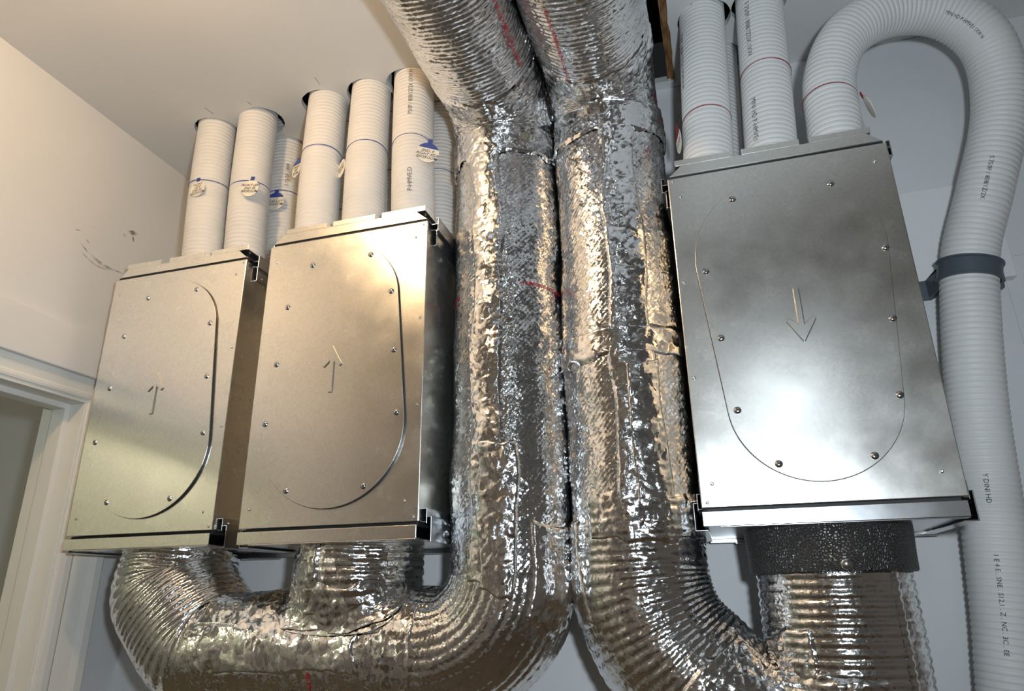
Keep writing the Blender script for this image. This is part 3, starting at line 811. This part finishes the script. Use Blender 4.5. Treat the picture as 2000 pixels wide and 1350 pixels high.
# ------------------------------------------------------------------ tags tied round the hoses
def frame_disc(c, n, upv):
    n = Vector(n).normalized(); x = Vector(upv).cross(n).normalized(); y = n.cross(x)   # x to the viewer's right
    return Vector(c), x, y, n
def hose_tag(label, path, z, pos, normal, body, strap, size=.0068, r=.0190, tilt=0, cap=False, stem=None, shear=.25):
    """a card disc hanging from a coloured tie; pos None = tie only"""
    sz = path.s[np.argmin(np.abs(path.P[:int(len(path.P)*.12), 2]-z))] if path is PLOOP else path.s[np.argmin(np.abs(path.P[:, 2]-z))]
    base = path.it(path.P, np.array(sz))
    t = thing('hose_tag', label, 'tag', tuple(base), 'tags tied to the hoses')
    # the tie: a thin strap lying in one groove, a little loose
    th = np.linspace(-math.pi, math.pi, 61); n = len(th)
    ss = sz+.0016*np.sin(th*2+base[0]*9); rr = HR-.0006+.0020*np.clip(np.sin(th*1.5+base[0]*40), 0, 1)**2
    V = np.stack([path.at(ss-.0007, th, rr), path.at(ss+.0007, th, rr+.0002)], 1)
    o = obj('tie', gridmesh(V, False), strap, t); md = o.modifiers.new('solid', 'SOLIDIFY'); md.thickness = .0006
    if pos is None: return t
    upv = Vector((math.sin(math.radians(tilt)), 0, math.cos(math.radians(tilt))))
    c, x, y, nn = frame_disc(pos, normal, upv)
    m = MB(); out = [(r*math.cos(a), r*math.sin(a)) for a in np.linspace(0, 2*math.pi, 40, endpoint=False)]
    m.prism(out, lambda p, q, d: tuple(c+x*p+y*q+nn*d), -.0004, .0004)
    disc = m.obj('card', M_CARD, t, False, 0)
    # strap stem (and the coloured crown of the card)
    hgt = .008 if stem is None else stem
    m = MB(); m.prism([(-.0045, r*.93), (.0045, r*.93), (.004, r+hgt), (-.004, r+hgt)], lambda p, q, d: tuple(c+x*p+y*q+nn*d), -.0008, .0008)
    if cap:
        a = np.linspace(math.radians(28), math.radians(152), 16)
        m.prism([(r*1.01*math.cos(q), r*1.01*math.sin(q)) for q in a], lambda p, q, d: tuple(c+x*p+y*q+nn*d), .0004, .0009)
    m.obj('stem', strap, t)
    if body:
        me, co = text_mesh(body, size*.95, shear, .00003, 'CENTER', 1.0, .92)
        jx = co[:, 0]+.0004*np.sin(co[:, 1]*900); jy = co[:, 1]+.0005*np.sin(co[:, 0]*520+1.0)-(.004 if cap else .0006)
        V = np.array(c)[None]+jx[:, None]*np.array(x)+jy[:, None]*np.array(y)+.0010*np.array(nn)
        me.vertices.foreach_set('co', V.ravel()); obj('handwriting', me, M_INK, disc)
    return t
CAM0 = Vector((0, 0, 0))
def facing(p, dx=0, dz=0):
    v = (CAM0-Vector(p)).normalized(); return (v.x*.6+dx, v.y, v.z*.15+dz)
hp = lambda k: HP[k][1]
p = (-1.028, 1.062, .850); hose_tag('round card tag reading FRONT LEFT 2ND FL BEDROOM in four lines', hp('p1'), .876, p, (-.05, -1, .0), 'FRONT\nLEFT\n2ND FL.\nBEDROOM', M_BLUE, .0082, .0195, -4)
p = (-.890, 1.062, .824); hose_tag('round card tag reading FRONT LEFT 2ND FL BEDROOM in three lines', hp('p2'), .848, p, (.1, -1, 0), 'FRONT LEFT\n2ND. FL.\nBEDROOM', M_BLUE, .0084, .0200, 8)
p = (-.904, 1.166, .855); hose_tag('round card tag reading REAR LEFT BEDROOM, half behind a hose', hp('p3'), .888, p, (.1, -1, 0), 'REAR LEFT\nBEDROOM', M_BLUE, .0088, .0225, 4, True, .008)
p = (-.792, 1.079, .863); hose_tag('round card tag peeking out left of the left front hose of the middle box', hp('q1'), .887, p, (-.50, -.85, 0), 'DINING\nSIDE\nROOM', M_BLUE, .0085, .0200, 14, True, .004)
p = (-.683, 1.079, .841); hose_tag('round card tag peeking out between the left and centre hoses of the middle box', hp('q2'), .868, p, (-.62, -.78, 0), 'DINING\nROOM', M_BLUE, .0085, .0200, -14, False, .006)
p = (-.476, 1.050, .815); hose_tag('round card tag reading 2ND FL RIGHT SIDE BEDROOM', hp('q3'), .858, p, (.45, -1, 0), '2ND. F.\nRIGHT SIDE\nBEDROOM', M_BLUE, .0088, .0220, 12, True, .010)
hose_tag('blue tie round the rear hose of the middle box against the foil duct', hp('q6'), .850, None, None, None, M_BLUE)
hose_tag('blue tie round the rear hose seen between the centre and right hoses', hp('q5'), .872, None, None, None, M_BLUE)
hose_tag('blue tie round the rear hose seen between the left and centre hoses', hp('q4'), .79, None, None, None, M_BLUE)
p = (-.004, 1.062, .744); hose_tag('narrow-angled tag with a red tie beside the left hose of the right box', hp('r1'), .785, p, (-.93, -.20, -.05), 'KITCHEN', M_REDS, .0080, .0210, 0, True, .012)
hose_tag('red tie round the middle hose of the right box', hp('r2'), .862, None, None, None, M_REDS)
p = (.2985, 1.055, .738); hose_tag('edge-on tag with a red tie hanging off the looped hose', PLOOP, .778, p, (.95, -.22, .30), 'BATH', M_REDS, .0080, .0200, -28, True, .010)

# ------------------------------------------------------------------ hose clamp on its board
bd = MB(); bd.box(.352, .522, YB-.022, YB-.0002, .500, .690)
tag(bd.obj('mounting_board', M_BOARD, None, False, .002, (.437, YB-.011, .500)), 'white board on the wall behind the grey hose clamp', 'board')
def clamp():
    s0 = PLOOP.near((.432, 1.208, .492)); c = PLOOP.it(PLOOP.P, np.array(s0))
    t = thing('hose_clamp', 'dark grey plastic pipe clamp holding the looped hose to the wall', 'clamp', (c[0], YB-.022, c[2]-.02))
    # band with raised rims, square section swept round the hose
    prof = [(-.0165, .0015), (-.0165, .0065), (-.0140, .0065), (-.0125, .0040), (.0125, .0040), (.0140, .0065), (.0165, .0065), (.0165, .0015)]
    th = np.radians(np.linspace(-128, 128, 60)); V = np.zeros((len(th), len(prof), 3))
    for j, (ds, dr) in enumerate(prof): V[:, j] = PLOOP.at(np.full(len(th), s0+ds), th, np.full(len(th), HR+dr))
    o = obj('band', gridmesh(V, True), M_CLAMP, t)
    for pl in o.data.polygons: pl.use_smooth = False
    yb = YB-.022
    m = MB()   # flared left foot with its flat ear
    x0 = c[0]-HR-.004
    m.prism([(x0+.006, c[1]-.012), (x0+.0085, c[1]-.010), (x0-.004, yb-.010), (x0-.030, yb-.006), (x0-.030, yb), (x0+.004, yb), (x0+.012, yb-.02)], lambda p, q, d: (p, q, d), c[2]-.0165, c[2]+.0165)
    ft_ = m.obj('foot', M_CLAMP, t, False, .001)
    put('screw', ME_SCREW, (x0-.020, yb-.0065, c[2]-.004), ft_)
    m = MB(); x1 = c[0]+HR+.003
    pr = [(x1-.010, c[1]-.004), (x1+.001, c[1]-.006)]
    pr += [(x1+.002+.014*math.cos(a), yb-.016+.015*math.sin(a)) for a in np.linspace(-1.2, math.pi/2, 10)]
    pr += [(x1-.012, yb-.001)]
    m.prism(pr, lambda p, q, d: (p, q, d), c[2]-.0165, c[2]+.0165); m.obj('hook', M_CLAMP, t, False, .001)
clamp()
